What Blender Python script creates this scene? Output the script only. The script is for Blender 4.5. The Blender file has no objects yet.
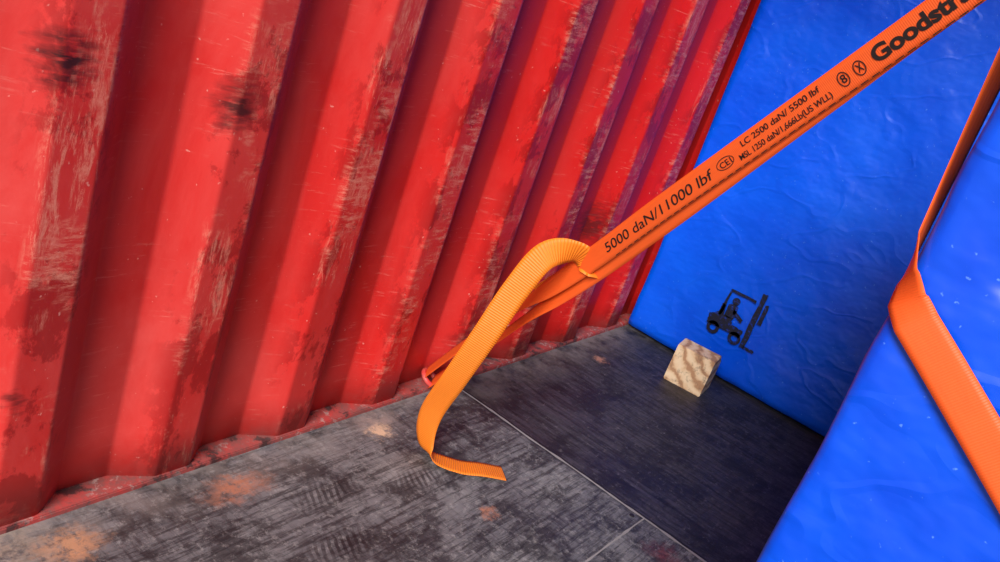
import bpy, bmesh, math, random
from mathutils import Vector, Matrix, noise
random.seed(4)
S=bpy.context.scene
S.view_settings.view_transform='Standard'
S.view_settings.look='None'
H=1.04
# ---------------- camera
f=Vector((.811,.465,-.341)).normalized()
r=Vector((.574,-.762,.317)); r=(r-f*r.dot(f)).normalized()
u=r.cross(f)
cam=bpy.data.cameras.new('camera'); cam.lens=32.4; cam.sensor_width=36; cam.clip_start=.02
co=bpy.data.objects.new('camera',cam); S.collection.objects.link(co)
co.matrix_world=Matrix(((r.x,u.x,-f.x,0),(r.y,u.y,-f.y,0),(r.z,u.z,-f.z,H),(0,0,0,1)))
S.camera=co

# ---------------- helpers
def srgb(c):
    return tuple([(v/255/12.92 if v/255<=.04045 else ((v/255+.055)/1.055)**2.4) for v in c])+(1,)
class NT:
    def __init__(s,name):
        s.m=bpy.data.materials.new(name); s.m.use_nodes=True
        s.t=s.m.node_tree; s.n=s.t.nodes; s.b=s.n['Principled BSDF']
    def lk(s,a,b): s.t.links.new(a,b)
    def add(s,ty,**k):
        n=s.n.new(ty)
        for a,v in k.items(): setattr(n,a,v)
        return n
    def put(s,sock,v):
        if isinstance(v,bpy.types.NodeSocket): s.lk(v,sock)
        else: sock.default_value=v
    def coord(s,kind='Object'): return s.add('ShaderNodeTexCoord').outputs[kind]
    def mapping(s,vec,scale=(1,1,1),loc=(0,0,0),rot=(0,0,0)):
        n=s.add('ShaderNodeMapping'); s.lk(vec,n.inputs[0])
        n.inputs['Scale'].default_value=scale; n.inputs['Location'].default_value=loc; n.inputs['Rotation'].default_value=rot
        return n.outputs[0]
    def noise(s,vec,scale,detail=4,rough=.55,dist=0):
        n=s.add('ShaderNodeTexNoise'); s.lk(vec,n.inputs['Vector'])
        n.inputs['Scale'].default_value=scale; n.inputs['Detail'].default_value=detail
        n.inputs['Roughness'].default_value=rough; n.inputs['Distortion'].default_value=dist
        return n.outputs[0]
    def ramp(s,fac,stops,interp='LINEAR'):
        n=s.add('ShaderNodeValToRGB'); s.lk(fac,n.inputs[0]); cr=n.color_ramp; cr.interpolation=interp
        while len(cr.elements)<len(stops): cr.elements.new(.5)
        for e,(p,c) in zip(cr.elements,stops):
            e.position=p; e.color=c if len(c)==4 else tuple(c)+(1,)
        return n.outputs[0]
    def rng(s,fac,a,b,c=0,d=1):
        n=s.add('ShaderNodeMapRange'); s.put(n.inputs[0],fac)
        for i,v in enumerate((a,b,c,d)): n.inputs[i+1].default_value=v
        n.clamp=True
        return n.outputs[0]
    def math(s,op,a,b=0.0,c=None):
        n=s.add('ShaderNodeMath',operation=op); s.put(n.inputs[0],a); s.put(n.inputs[1],b)
        if c is not None: s.put(n.inputs[2],c)
        return n.outputs[0]
    def mix(s,fac,a,b,blend='MIX'):
        n=s.add('ShaderNodeMix',data_type='RGBA',blend_type=blend)
        s.put(n.inputs[0],fac); s.put(n.inputs[6],a); s.put(n.inputs[7],b)
        return n.outputs[2]
    def xyz(s,vec):
        n=s.add('ShaderNodeSeparateXYZ'); s.lk(vec,n.inputs[0]); return n.outputs
    def bump(s,h,strength=.3,dist=.01,prev=None):
        n=s.add('ShaderNodeBump'); s.put(n.inputs['Height'],h)
        n.inputs['Strength'].default_value=strength; n.inputs['Distance'].default_value=dist
        if prev is not None: s.lk(prev,n.inputs['Normal'])
        return n.outputs[0]
    def blob(s,vec,c,rad,soft=.5,scale=(1,1,1)):
        m=s.add('ShaderNodeVectorMath',operation='SUBTRACT'); s.lk(vec,m.inputs[0]); m.inputs[1].default_value=c
        k=s.add('ShaderNodeVectorMath',operation='MULTIPLY'); s.lk(m.outputs[0],k.inputs[0]); k.inputs[1].default_value=scale
        l=s.add('ShaderNodeVectorMath',operation='LENGTH'); s.lk(k.outputs[0],l.inputs[0])
        return s.rng(l.outputs['Value'],rad*soft,rad,1,0)

def link(o,parent=None):
    S.collection.objects.link(o)
    if parent: o.parent=parent
    return o
def mesh_obj(name,verts,faces,mat,parent=None,smooth=False,uvs=None):
    me=bpy.data.meshes.new(name); me.from_pydata([tuple(v) for v in verts],[],faces); me.update()
    if mat: me.materials.append(mat)
    if smooth:
        for p in me.polygons: p.use_smooth=True
    if uvs:
        l=me.uv_layers.new(name='UVMap')
        for p in me.polygons:
            for li in p.loop_indices: l.data[li].uv=uvs[me.loops[li].vertex_index]
    return link(bpy.data.objects.new(name,me),parent)
def box(name,a,b,mat,parent=None,bevel=0):
    bm=bmesh.new()
    bmesh.ops.create_cube(bm,size=1)
    for v in bm.verts:
        v.co=Vector([(a[i]+b[i])/2+v.co[i]*(b[i]-a[i]) for i in range(3)])
    if bevel: bmesh.ops.bevel(bm,geom=bm.edges[:],offset=bevel,segments=2,affect='EDGES')
    me=bpy.data.meshes.new(name); bm.to_mesh(me); bm.free(); me.materials.append(mat)
    return link(bpy.data.objects.new(name,me),parent)

# ---------------- materials
def mat_red(rail=False):
    s=NT('dusty_rail_paint' if rail else 'red_container_paint'); v=s.coord()
    x,y,z=s.xyz(v)
    n1=s.noise(v,2.2,5,.6)
    base=s.ramp(n1,[(.3,srgb((202,14,12))),(.7,srgb((218,24,20)))])
    n2=s.noise(s.mapping(v,(1,1,.5)),5,7,.7,.4)
    pink_mix=s.math('MULTIPLY',s.rng(n2,.36,.72,.15,.55),s.rng(x,.6,2.3,1,.1))  # mottled pink tint over the red, weaker towards the far end
    base=s.mix(pink_mix,base,srgb((234,108,100)))
    if rail:
        q=s.noise(v,24,7,.7)
        base=s.mix(s.rng(q,.35,.6,.3,.9),base,srgb((128,84,80)))
        base=s.mix(s.rng(s.noise(v,60,4,.7),.55,.65,0,.6),base,srgb((196,172,164)))
        base=s.mix(s.rng(s.noise(v,15,6,.7),.54,.60,0,.85),base,srgb((52,32,34)))
        s.lk(base,s.b.inputs['Base Color']); s.b.inputs['Roughness'].default_value=.8
        s.lk(s.bump(q,.4,.004),s.b.inputs['Normal'])
        return s.m
    ridge=s.rng(y,1.038,1.046,1,0)
    ridge2=s.rng(y,1.040,1.060,1,.05)
    pat=s.noise(s.mapping(v,(1,1,.8),loc=(3,0,1)),6.5,6,.65)
    st=s.noise(s.mapping(v,(14,14,64),rot=(0,.5,0)),1.5,12,.82,.3)
    sc=s.math('MULTIPLY',s.rng(st,.48,.57),s.rng(pat,.48,.58))
    st2=s.noise(s.mapping(v,(46,46,8),rot=(0,-.12,0)),1.5,12,.82,.3)
    scb=s.math('MULTIPLY',s.rng(st2,.50,.58,0,.9),s.rng(s.noise(v,5.1,6,.65),.48,.56))
    fine=s.rng(s.noise(v,160,5,.8),.35,.55,.5,1)
    low=s.rng(z,.05,.5,1,.85)
    sc=s.math('MULTIPLY',s.math('MULTIPLY',s.math('MAXIMUM',sc,scb),ridge),s.math('MULTIPLY',fine,low))
    n4=s.noise(s.mapping(v,(5,5,3.4)),1.9,10,.70,.2)
    dk=s.math('MULTIPLY',s.rng(n4,.51,.55),ridge2)
    base=s.mix(s.math('MULTIPLY',dk,.6),base,srgb((138,12,14)))
    base=s.mix(s.math('MULTIPLY',sc,.85),base,srgb((238,152,128)))
    st3=s.noise(s.mapping(v,(6,6,70),rot=(0,-.25,0)),2,8,.75,.2)
    base=s.mix(s.math('MULTIPLY',s.rng(st3,.58,.64),s.rng(pat,.45,.6,0,.4)),base,srgb((236,136,122)))
    sp=s.noise(v,95,2,.5)
    base=s.mix(s.rng(sp,.72,.77,0,.5),base,srgb((236,170,155)))
    dn=s.add('ShaderNodeTexNoise'); s.lk(s.mapping(v,(1,1,3)),dn.inputs['Vector']); dn.inputs['Scale'].default_value=22; dn.inputs['Detail'].default_value=6
    dv=s.add('ShaderNodeVectorMath',operation='MULTIPLY_ADD'); s.lk(dn.outputs['Color'],dv.inputs[0]); dv.inputs[1].default_value=(.07,.07,.07)
    s.lk(v,dv.inputs[2]); wv=dv.outputs[0]
    tot=None
    for c,rad,k in [((.628,1.045,.734),.046,.95),((.90,1.045,.687),.042,.85),((.625,1.06,.236),.022,.7),((2.235,1.04,.39),.08,.75),((2.05,1.04,.20),.07,.55),((1.75,1.04,.12),.06,.5)]:
        b=s.math('MULTIPLY',s.blob(wv,(c[0]+.035,c[1]+.035,c[2]+.035),rad,.3,(1,.5,.9)),k)
        tot=b if tot is None else s.math('MAXIMUM',tot,b)
    str_=s.noise(s.mapping(v,(20,20,110),rot=(0,.2,0)),1.2,4,.6)
    tot=s.math('MULTIPLY',tot,s.rng(str_,.35,.5,.35,1))
    base=s.mix(tot,base,srgb((45,22,24)))
    dust=s.math('MULTIPLY',s.rng(z,.0,.06,1,0),s.rng(s.noise(v,18,6,.7),.35,.65))
    base=s.mix(s.math('MULTIPLY',dust,.6),base,srgb((170,104,98)))
    s.lk(base,s.b.inputs['Base Color'])
    s.lk(s.rng(n2,.3,.7,.40,.6),s.b.inputs['Roughness'])
    s.b.inputs['Specular IOR Level'].default_value=.4
    b=s.bump(s.noise(v,7,3,.5),.08,.01); b=s.bump(s.noise(v,120,3,.6),.08,.002,b)
    s.lk(b,s.b.inputs['Normal'])
    return s.m
def mat_floor():
    s=NT('worn_black_plywood'); v=s.coord()
    x,y,z=s.xyz(v)
    n1=s.noise(v,2.6,6,.65,.2)
    base=s.ramp(n1,[(.3,srgb((80,79,82))),(.5,srgb((112,111,114))),(.7,srgb((150,148,148)))])
    g=s.noise(s.mapping(v,(5,60,5),rot=(0,0,.12)),1.5,9,.78,.3)
    base=s.mix(s.rng(g,.47,.57,0,.78),base,srgb((32,31,35)))
    g2=s.noise(s.mapping(v,(60,7,5),rot=(0,0,.25)),1.2,9,.78,.3)
    base=s.mix(s.math('MULTIPLY',s.rng(g2,.49,.60,0,.8),s.rng(n1,.35,.55,1,.4)),base,srgb((28,27,31)))
    blot=s.noise(v,8,9,.74,.2)
    base=s.mix(s.rng(blot,.49,.57,0,.75),base,srgb((30,29,33)))
    ds=s.noise(v,50,8,.8)
    base=s.mix(s.rng(ds,.53,.68,0,.55),base,srgb((186,183,181)))
    fb=s.mix(s.rng(g2,.40,.60,.2,1),srgb((70,66,74)),srgb((16,15,18)))
    fb=s.mix(s.rng(blot,.48,.58,0,.75),fb,srgb((16,15,18)))
    fb=s.mix(s.rng(ds,.57,.69,0,.45),fb,srgb((140,134,136)))
    base=s.mix(s.math('MULTIPLY',s.rng(x,1.725,1.735,0,1),.93),base,fb)
    d=s.math('MULTIPLY',s.rng(y,.90,1.03,0,1),s.rng(s.noise(v,11,6,.7),.38,.58))
    base=s.mix(s.math('MULTIPLY',d,.5),base,srgb((160,148,142)))
    dn=s.add('ShaderNodeTexNoise'); s.lk(v,dn.inputs['Vector']); dn.inputs['Scale'].default_value=26; dn.inputs['Detail'].default_value=8; dn.inputs['Roughness'].default_value=.8
    dv=s.add('ShaderNodeVectorMath',operation='MULTIPLY_ADD'); s.lk(dn.outputs['Color'],dv.inputs[0]); dv.inputs[1].default_value=(.12,.12,0); s.lk(v,dv.inputs[2])
    wv=dv.outputs[0]; brk=s.rng(s.noise(v,40,6,.75),.40,.52,.15,1)
    for c,rad,k,col,sc in [((1.407,.966,0),.038,1,(222,186,152),(1,1,0)),((1.017,.953,0),.055,.85,(186,120,92),(.6,1.3,0)),((.706,.96,0),.055,.9,(200,146,110),(.8,1.2,0)),
              ((.62,1.0,0),.09,.6,(180,160,142),(1,1,0)),((1.41,.653,0),.024,.95,(180,124,98),(.8,1.3,0)),((2.35,.93,0),.026,.8,(186,130,102),(1,1,0)),((1.66,.36,0),.05,.5,(138,60,62),(1,1,0)),((1.43,1.0,0),.04,.6,(170,150,140),(.5,1,0))]:
        b=s.math('MULTIPLY',s.blob(wv,(c[0]+.06,c[1]+.06,0),rad,.25,sc),brk)
        base=s.mix(s.math('MULTIPLY',b,k),base,srgb(col))
    wv2=s.add('ShaderNodeTexWave',wave_type='BANDS',bands_direction='X'); s.lk(s.mapping(v,(1,1,1),rot=(0,0,.5)),wv2.inputs[0]); wv2.inputs['Scale'].default_value=24; wv2.inputs['Distortion'].default_value=3; wv2.inputs['Detail'].default_value=3
    for c,rad in [((1.16,.86,0),.055),((1.08,.74,0),.06),((1.36,.80,0),.05),((.93,.66,0),.05)]:
        b=s.math('MULTIPLY',s.blob(wv,(c[0]+.06,c[1]+.06,0),rad,.2,(.5,1.1,0)),s.rng(wv2.outputs[1],.4,.6,.1,.75))
        base=s.mix(b,base,srgb((20,19,23)))
    s.lk(base,s.b.inputs['Base Color'])
    s.lk(s.rng(n1,.3,.7,.5,.75),s.b.inputs['Roughness'])
    b=s.bump(g,.2,.003); b=s.bump(ds,.25,.002,b); s.lk(b,s.b.inputs['Normal'])
    return s.m
def mat_blue():
    s=NT('blue_pvc_tarpaulin'); v=s.coord()
    n1=s.noise(v,2.5,5,.6)
    base=s.ramp(n1,[(.3,srgb((0,66,206))),(.7,srgb((0,90,230)))])
    n2=s.noise(s.mapping(v,(3,3,6)),3,7,.75,.2)
    base=s.mix(s.rng(n2,.60,.74,0,.12),base,srgb((60,130,235)))
    sp=s.noise(v,130,2,.5)
    base=s.mix(s.rng(sp,.71,.76,0,.4),base,srgb((120,170,240)))
    s.lk(base,s.b.inputs['Base Color'])
    s.b.inputs['Roughness'].default_value=.32
    s.b.inputs['Specular IOR Level'].default_value=.38
    mu=s.noise(s.mapping(v,(1,.9,1.3)),3.6,4,.5)
    ri=s.math('ABSOLUTE',s.math('SUBTRACT',s.noise(s.mapping(v,(1,1,1.5)),4.2,2,.5,.1),.5))
    ri=s.rng(ri,0,.03,1,0)
    b=s.bump(mu,.8,.035); b=s.bump(ri,.22,.005,b)
    b=s.bump(s.noise(v,16,3,.5),.2,.006,b)
    s.lk(b,s.b.inputs['Normal'])
    return s.m
def mat_strap(name,c1,c2,ribs=True):
    s=NT(name); v=s.coord('UV')
    n=s.noise(s.mapping(v,(40,10,1)),1,4,.6)
    base=s.mix(n,srgb(c1),srgb(c2))
    w=s.add('ShaderNodeTexWave',wave_type='BANDS',bands_direction='X'); s.lk(v,w.inputs[0]); w.inputs['Scale'].default_value=62 if ribs else 110
    base=s.mix(s.rng(w.outputs[1],.0,.5,.28 if ribs else .12,0),base,srgb((170,70,10)))
    s.lk(base,s.b.inputs['Base Color']); s.b.inputs['Roughness'].default_value=.55
    s.lk(s.bump(w.outputs[1],.5 if ribs else .2,.002),s.b.inputs['Normal'])
    return s.m
def mat_plain(name,c,rough=.6):
    s=NT(name); v=s.coord(); n=s.noise(v,40,4)
    s.lk(s.mix(s.rng(n,.3,.7,0,.25),srgb(c),srgb([min(255,x*1.25+6) for x in c])),s.b.inputs['Base Color'])
    s.b.inputs['Roughness'].default_value=rough
    return s.m
def mat_wood():
    s=NT('raw_pine'); v=s.coord()
    w=s.add('ShaderNodeTexWave',wave_type='RINGS',rings_direction='X'); s.lk(s.mapping(v,(1,1,1),loc=(0,.09,-.16)),w.inputs[0])
    w.inputs['Scale'].default_value=9; w.inputs['Distortion'].default_value=5; w.inputs['Detail'].default_value=4; w.inputs['Detail Scale'].default_value=3
    base=s.ramp(w.outputs[1],[(.05,srgb((176,132,98))),(.4,srgb((218,182,144))),(1,srgb((228,200,166)))])
    n=s.noise(v,34,7,.75)
    base=s.mix(s.rng(n,.53,.66,0,.75),base,srgb((120,92,76)))
    s.lk(base,s.b.inputs['Base Color']); s.b.inputs['Roughness'].default_value=.8
    s.lk(s.bump(n,.4,.003),s.b.inputs['Normal'])
    return s.m
def mat_ink():
    s=NT('worn_stencil_ink'); v=s.coord(); n=s.noise(v,90,7,.75)
    s.lk(s.mix(s.rng(n,.54,.64,0,.7),srgb((6,12,36)),srgb((2,60,180))),s.b.inputs['Base Color'])
    s.b.inputs['Roughness'].default_value=.5
    return s.m
RED=mat_red(); RAIL=mat_red(True); FLO=mat_floor(); BLU=mat_blue()
ORA=mat_strap('orange_webbing_tail',(250,138,30),(240,122,22))
ORM=mat_strap('orange_webbing',(240,98,32),(228,84,26),False)
BLK=mat_plain('black_ink',(24,15,14)); SEAM=mat_plain('seam_dust',(140,136,136),.9); DARK=mat_plain('dark_steel',(26,20,22))
WOOD=mat_wood()
INK=mat_ink()

# ---------------- container walls
P0=.969; PER=.278; YW=1.037; DEP=.038
def profile():
    pts=[]; k=-6
    while True:
        xe=P0+PER*k
        if xe>3.7: break
        for dx,dy in ((-.07,0),(0,0),(.052,DEP),(.14,DEP)): pts.append((xe+dx,dy))
        k+=1
    return pts
def corr_wall(name,yw,sgn,h=2.4):
    pr=profile()
    out=[]
    R=.0035
    for i,p in enumerate(pr):
        if 0<i<len(pr)-1:
            a=Vector(pr[i-1]);b=Vector(p);c=Vector(pr[i+1])
            d1=(a-b).normalized(); d2=(c-b).normalized()
            out.append(tuple(b+d1*(R+.003)))
            p1=b+d1*R; p2=b+d2*R
            for t in (0,.5,1): out.append(tuple(p1*(1-t)**2+b*2*t*(1-t)+p2*t*t))
            out.append(tuple(b+d2*(R+.003)))
        else: out.append(p)
    vs=[];n=len(out); NZ=24
    for off in (0,.003):
        for j in range(NZ+1):
            z=h*j/NZ
            for x,d in out:
                vs.append((x,yw+sgn*(d+off),z))
    fs=[]; L=n*(NZ+1)
    for j in range(NZ):
        for i in range(n-1):
            a=j*n+i; fs.append((a,a+1,a+n+1,a+n)); fs.append((L+a,L+a+n,L+a+n+1,L+a+1))
    for i in range(n-1):
        a=NZ*n+i; fs.append((a,a+1,L+a+1,L+a)); fs.append((i,L+i,L+i+1,i+1))
    return mesh_obj(name,vs,fs,RED,smooth=True)
corr_wall('wall_left',YW,1)
corr_wall('wall_right',-1.30,-1)
box('unseen_shading_ceiling',(.95,-1.36,2.4),(3.66,YW+.05,2.43),DARK)  # unseen partial ceiling, added to block light and darken the far end
box('trim_1',(-.7,YW-.006,-.03),(3.64,YW+.045,.010),RAIL,bevel=.002)
box('floor',(-.7,-1.34,-.03),(3.64,YW-.006,0),FLO)
se=bpy.data.objects.new('trim_2',None); link(se)
def seam(name,a,b,w,mat):
    a=Vector(a);b=Vector(b);d=(b-a);L=d.length;d.normalize();nrm=Vector((-d.y,d.x,0))
    N=int(L/.012);vs=[];fs=[]
    for i in range(N+1):
        p=a+d*L*i/N
        ww=w*(.45+1.1*abs(noise.noise(p*24)))
        c=p+nrm*.003*noise.noise(p*9)
        vs+= [c+nrm*ww/2,c-nrm*ww/2]
        if i: fs.append((2*i-2,2*i-1,2*i+1,2*i))
    return mesh_obj(name,vs,fs,mat,se)
seam('cross_joint',(1.745,1.02,.0008),(1.70,-1.2,.0008),.009,SEAM)
seam('long_joint',(1.735,.448,.0009),(-.6,.448,.0009),.006,SEAM)
seam('cross_joint_gap',(1.752,1.02,.0006),(1.708,-1.2,.0006),.006,DARK)
def disc(name,c,rad,mat,parent=None,h=.001):
    bm=bmesh.new(); bmesh.ops.create_cone(bm,cap_ends=True,segments=24,radius1=rad,radius2=rad*.9,depth=h,matrix=Matrix.Translation(c))
    me=bpy.data.meshes.new(name); bm.to_mesh(me); bm.free(); me.materials.append(mat)
    return link(bpy.data.objects.new(name,me),parent)
disc('screw_head',(1.715,.47,.0012),.006,DARK,se)

# ---------------- tarped cargo
def tarp(name,a,b,rad,res,amp,seed,creases=(),rid=(.5,.25)):
    bm=bmesh.new(); a=Vector(a); b=Vector(b); vs={}
    def vert(p):
        k=tuple(round(c,5) for c in p)
        if k in vs: return vs[k]
        q=Vector([min(max(p[i],a[i]+rad),b[i]-rad) for i in range(3)])
        d=Vector(p)-q
        nn=d.normalized() if d.length>1e-6 else Vector((0,0,1))
        s=q+nn*rad
        P_=s*1.0+Vector((seed,seed*2,0))
        h=amp*noise.noise(P_*2.2)*1.3
        rd=1-abs(noise.noise(Vector((P_.x*3.2,P_.y*3.2,P_.z*1.6+P_.y*1.5)))*2.2)
        h+=amp*rid[0]*max(0,rd-.5)
        rd=1-abs(noise.noise(P_*5.1+Vector((9,2,4)))*2.4)
        h+=amp*rid[1]*max(0,rd-.45)
        for (c,rr,am) in creases:
            dd=(s-Vector(c)).length
            h+=am*math.exp(-(dd/rr)**2)*(1+.6*noise.noise(P_*16))
        s=s+nn*h
        s.z=max(s.z,.001)
        v=bm.verts.new(s); vs[k]=v; return v
    for ax in range(3):
        o1,o2=[i for i in range(3) if i!=ax]
        n1=max(2,int((b[o1]-a[o1])/res)); n2=max(2,int((b[o2]-a[o2])/res))
        for side in (0,1):
            def pt(i,j):
                p=[0,0,0]; p[ax]=(a,b)[side][ax]; p[o1]=a[o1]+(b[o1]-a[o1])*i/n1; p[o2]=a[o2]+(b[o2]-a[o2])*j/n2
                return vert(p)
            for i in range(n1):
                for j in range(n2):
                    try: bm.faces.new((pt(i,j),pt(i+1,j),pt(i+1,j+1),pt(i,j+1)))
                    except Exception: pass
    bmesh.ops.recalc_face_normals(bm,faces=bm.faces[:])
    me=bpy.data.meshes.new(name); bm.to_mesh(me); bm.free(); me.materials.append(BLU)
    for p in me.polygons: p.use_smooth=True
    return link(bpy.data.objects.new(name,me))
back=tarp('tarp_covered_cargo',(2.69,-1.24,.010),(3.55,1.028,2.3),.014,.022,.006,3.1,rid=(.9,.5))
near=tarp('tarp_covered_cargo',(1.005,-1.2,.010),(1.95,.118,1.24),.014,.012,.007,7.7,creases=[((1.0,-.02,.97),.035,.010),((1.0,.02,.90),.03,-.007),((1.0,-.06,.90),.03,.007),((1.0,.02,.62),.08,-.006),((1.0,-.10,.84),.05,-.009),((1.0,.03,1.0),.02,-.005)],rid=(.9,.6))

pic=bpy.data.objects.new('forklift_pictogram',None); link(pic)
XP=2.680
def poly(name,pts,x=XP):
    vs=[(x,p[0],p[1]) for p in pts]+[(x+.003,p[0],p[1]) for p in pts]; n=len(pts)
    fs=[tuple(range(n)),tuple(range(n,2*n))[::-1]]+[(i,i+n,(i+1)%n+n,(i+1)%n) for i in range(n)]
    return mesh_obj(name,vs,fs,INK,pic)
def circ(cx,cy,rr,n=20): return [(cx+rr*math.cos(6.283*i/n),cy+rr*math.sin(6.283*i/n)) for i in range(n)]
def ring(name,cx,cy,r1,r2,x=XP):
    n=24; vs=[(x,cx+rr*math.cos(6.283*i/n),cy+rr*math.sin(6.283*i/n)) for rr in (r1,r2) for i in range(n)]
    return mesh_obj(name,vs,[(i,(i+1)%n,(i+1)%n+n,i+n) for i in range(n)],INK,pic)
def L(y,z): return (.702-y*1.0, .140+z*.96)
def pl(name,pts):
    q=[]
    for i,p in enumerate(pts):
        n_=pts[(i+1)%len(pts)]
        for k in range(5):
            t=k/5; a=p[0]+(n_[0]-p[0])*t; b=p[1]+(n_[1]-p[1])*t
            q.append(L(a+random.uniform(-.0016,.0016),b+random.uniform(-.0016,.0016)))
    poly(name,q)
pl('body',[(-.075,.02),(.040,.02),(.042,.045),(.0,.05),(-.01,.068),(-.055,.068),(-.078,.05)])
ring('rear_wheel',L(-.05,.012)[0],L(-.05,.012)[1],.010,.021); ring('front_wheel',L(.026,.012)[0],L(.026,.012)[1],.010,.021)
pl('mast',[(.050,-.005),(.066,-.005),(.066,.19),(.050,.19)])
pl('fork',[(.062,-.005),(.098,-.005),(.098,.004),(.062,.004)])
pl('carriage',[(.070,.09),(.082,.09),(.082,.16),(.070,.16)])
poly('driver_head',[L(p[0],p[1]) for p in circ(-.015,.125,.012)])
pl('driver_body',[(-.034,.065),(-.002,.065),(-.002,.11),(-.02,.115),(-.032,.105)])
pl('arm',[(-.012,.1),(.025,.078),(.025,.066),(-.012,.086)])
pl('guard_roof',[(-.045,.150),(.04,.150),(.04,.157),(-.045,.157)])
pl('guard_post',[(-.05,.06),(-.042,.06),(-.039,.152),(-.046,.152)])
pl('seat',[(-.052,.066),(-.036,.066),(-.04,.10),(-.052,.10)])

# ---------------- wood chock
def chock():
    bm=bmesh.new()
    pr=[(-.055,0),(.055,0),(.055,.085),(.02,.112),(-.048,.108)]
    ring=[]
    for y in (-.054,.054): ring.append([bm.verts.new((x,y,z)) for x,z in pr])
    bm.faces.new(ring[0]); bm.faces.new(ring[1][::-1])
    for i in range(5): bm.faces.new((ring[0][i],ring[1][i],ring[1][(i+1)%5],ring[0][(i+1)%5]))
    bmesh.ops.recalc_face_normals(bm,faces=bm.faces[:])
    bmesh.ops.bevel(bm,geom=bm.edges[:],offset=.002,segments=2,affect='EDGES')
    me=bpy.data.meshes.new('wooden_chock'); bm.to_mesh(me); bm.free(); me.materials.append(WOOD)
    o=link(bpy.data.objects.new('wooden_chock',me)); o.location=(2.535,.714,0); o.rotation_euler=(0,0,.12); o.scale=(1,1.12,1.10)
chock()

# ---------------- straps
def cr(pts,n):
    out=[];m=len(pts)
    for i in range(m-1):
        p0=pts[max(i-1,0)];p1=pts[i];p2=pts[i+1];p3=pts[min(i+2,m-1)]
        for k in range(n):
            t=k/n
            out.append(.5*((2*p1)+(p2-p0)*t+(2*p0-5*p1+4*p2-p3)*t*t+(-p0+3*p1-3*p2+p3)*t**3))
    out.append(pts[-1]); return out
def lin(pts,n):
    out=[]
    for i in range(len(pts)-1):
        for k in range(n): out.append(pts[i].lerp(pts[i+1],k/n))
    out.append(pts[-1]); return out
def ribbon(name,pts,ws,width,mat,parent=None,n=14,th=.0024,interp=cr):
    P_=interp([Vector(p) for p in pts],n); W=interp([Vector(w).normalized() for w in ws],n)
    vs=[];uv=[];fs=[];L_=0;C=6
    for i,p in enumerate(P_):
        t=(P_[min(i+1,len(P_)-1)]-P_[max(i-1,0)]).normalized()
        w=W[i]; w=(w-t*w.dot(t)).normalized(); nn=t.cross(w)
        if i: L_+=(p-P_[i-1]).length
        for s in (1,-1):
            for c in range(C+1):
                q=(c/C-.5)
                e=1 if 0<c<C else .35
                vs.append(p+w*width*q+nn*th/2*s*e); uv.append((L_,q))
    R=2*(C+1)
    for i in range(len(P_)-1):
        a=i*R;b=a+R
        for c in range(C):
            fs.append((a+c,a+c+1,b+c+1,b+c)); fs.append((a+C+1+c,b+C+1+c,b+C+2+c,a+C+2+c))
        fs.append((a,b,b+C+1,a+C+1)); fs.append((a+C,a+2*C+1,b+2*C+1,b+C))
    e=(len(P_)-1)*R
    for base in (0,e):
        for c in range(C): fs.append((base+c,base+C+1+c,base+C+2+c,base+c+1))
    o=mesh_obj(name,vs,fs,mat,parent,True,uv)
    bm=bmesh.new(); bm.from_mesh(o.data); bmesh.ops.recalc_face_normals(bm,faces=bm.faces[:]); bm.to_mesh(o.data); bm.free()
    return o
lash=bpy.data.objects.new('cargo_lashing_strap',None); link(lash)
A=Vector((1.656,1.050,.03)); B=Vector((1.194,.227,1.142))
D=(B-A).normalized(); LEN=(B-A).length
WM=Vector((-.198,.824,.533)); WM=(WM-D*WM.dot(D)).normalized(); NM=D.cross(WM)
def M(s,w=0,n=0): return A+D*s+WM*(w+WOFF*min(1,max(0,(s-.6)/.3)))+NM*n
WOFF=.005
K=.64
VW=Vector((.874,.394,-.283))
tw=(WM*.30+VW*.95)
tm=(WM*.7+VW*.6)
ribbon('printed_webbing',[M(.0,.010),M(.2,.012),M(.45,.010),M(K-.06,.004),M(K+.1),M(K+.25),M(1.1),M(LEN),M(2.0),M(2.3)],[tw,tw,tw,tm]+[WM]*6,.041,ORM,lash)
ribbon('doubled_webbing',[M(.0,-.016),M(.2,-.020),M(.45,-.018),M(K-.06,-.018,-.006),M(K+.1,-.020,-.010),M(.95,-.018,-.009),M(1.25,-.007,-.006),M(1.5,0,-.005),M(2.2,0,-.005)],[tw,tw,tw,tm]+[WM]*5,.041,ORM,lash)
tail=[(M(.50,0,-.016),-WM),(M(.60,-.004,-.018),-WM),((1.462,.664,.535),(.3,-.2,-.85)),((1.447,.664,.556),(.45,.05,-.8)),((1.418,.686,.568),(.538,-.144,-.673)),((1.378,.719,.548),(.236,-.757,-.49)),
 ((1.361,.743,.468),(.418,-.88,-.224)),((1.352,.766,.361),(.418,-.88,-.224)),((1.365,.804,.240),(.418,-.88,-.15)),((1.399,.850,.122),(.25,-.93,-.1)),
 ((1.421,.857,.045),(.0,-.98,0)),((1.435,.838,.010),(-.35,-.9,0)),((1.471,.787,.003),(-.6,-.8,0)),((1.51,.75,.006),(-.65,-.75,0)),((1.550,.718,.003),(-.67,-.74,0))]
ribbon('loose_tail',[t[0] for t in tail],[t[1] for t in tail],.050,ORA,lash)
def torus(name,c,R_,r_,rot,mat,parent):
    bpy.ops.mesh.primitive_torus_add(major_radius=R_,minor_radius=r_,location=c,rotation=rot,major_segments=32,minor_segments=10)
    o=bpy.context.object; o.name=name; o.data.name=name; o.data.materials.append(mat)
    for p in o.data.polygons: p.use_smooth=True
    if parent: o.parent=parent
    return o
torus('lashing_ring',(1.660,1.046,.028),.022,.006,(0.6,0,.4),RED,None)

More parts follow.
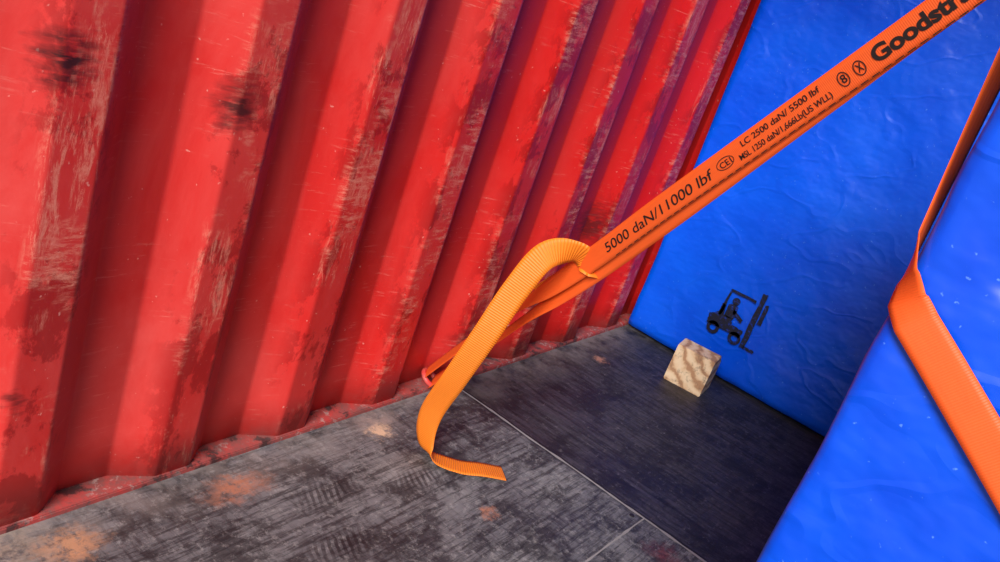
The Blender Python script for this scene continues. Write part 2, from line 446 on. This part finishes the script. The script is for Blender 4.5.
def frame(s,w,n=.0022):
    m=Matrix((D,WM,NM)).transposed().to_4x4(); m.translation=M(s,w,n); return m
def text(name,body,s0,w0,size,length,bold=0,shear=0):
    c=bpy.data.curves.new(name,'FONT'); c.body=body; c.size=size; c.offset=bold; c.extrude=.0001; c.shear=shear
    c.materials.append(BLK); o=bpy.data.objects.new(name,c); link(o,lash)
    bpy.context.view_layer.update()
    wd=max(o.dimensions.x,1e-4)
    o.matrix_world=frame(s0,w0)@Matrix.Diagonal((length/wd,1,1,1))
text('print_capacity','5000 daN/11000 lbf',.745,-.006,.023,.285,.0001,.25)
text('print_spec_upper','LC 2500 daN/ 5500 lbf',1.10,.005,.0125,.150,.0001,.1)
text('print_spec_lower','MSL 1250 daN/1,666Lb(US WLL)',1.085,-.011,.0125,.175,.0001,.1)
text('print_maker','Goodstrap',1.333,-.008,.028,.155,.0011)
def pring(name,s,w,a,b,t=.0015):
    n=28;vs=[]
    for k in (0,1):
        for i in range(n):
            q=6.283*i/n; vs.append(M(s+(a-k*t)*math.cos(q),w+(b-k*t)*math.sin(q),.0024))
    mesh_obj(name,vs,[(i,(i+1)%n,(i+1)%n+n,i+n) for i in range(n)],BLK,lash)
pring('icon_ring_a',1.286,0,.0085,.0105); pring('icon_ring_b',1.312,0,.0085,.0105); pring('icon_oval',1.060,.0,.018,.009,t=.0012)
text('icon_glyph_a','8',1.282,-.005,.016,.008,.0002); text('icon_glyph_b','X',1.308,-.005,.016,.009,.0002)
text('icon_glyph_c','CE1',1.048,-.005,.013,.024,.0001)
vs=[];fs=[]
for i in range(90):
    s0=K+.12+i*.018; b=len(vs); w=-.0190
    vs+=[M(s0,w-.0006,.0016),M(s0+.012,w-.0006,.0016),M(s0+.012,w+.0006,.0016),M(s0,w+.0006,.0016)]; fs.append((b,b+1,b+2,b+3))
mesh_obj('edge_dashes',vs,fs,BLK,lash)  # row of dark dashes along the lower edge of the webbing

sp=[(.992,-.95,.075),(.992,-.6,.325),(.992,-.3,.541),(.992,-.0365,.732),(.992,.045,.790),(.992,.088,.820),(.996,.106,.836),(1.008,.118,.858),(1.03,.127,.892),(1.17,.155,1.115),(1.35,.19,1.36),(1.6,.24,1.70),(1.9,.30,2.11)]
F_=(0,-.581,.814); G_=(-.74,.36,.54)
sw=[F_]*6+[(-.25,-.45,.8),(-.5,-.15,.72)]+[(-.7,.1,.6)]+[G_]*4
ribbon('cargo_lashing_strap',sp,sw,.046,ORM,None,n=8,interp=lin)

# ---------------- light
w=bpy.data.worlds.new('overcast_sky'); S.world=w; w.use_nodes=True
w.node_tree.nodes['Background'].inputs[0].default_value=(.96,.98,1,1)
w.node_tree.nodes['Background'].inputs[1].default_value=.68
sl=bpy.data.lights.new('daylight_sun','SUN'); sl.energy=4.8; sl.angle=math.radians(24); sl.color=(1,.98,.95)
so=bpy.data.objects.new('daylight_sun',sl); link(so)
so.rotation_euler=Vector((1,.34,-.64)).to_track_quat('-Z','Y').to_euler()
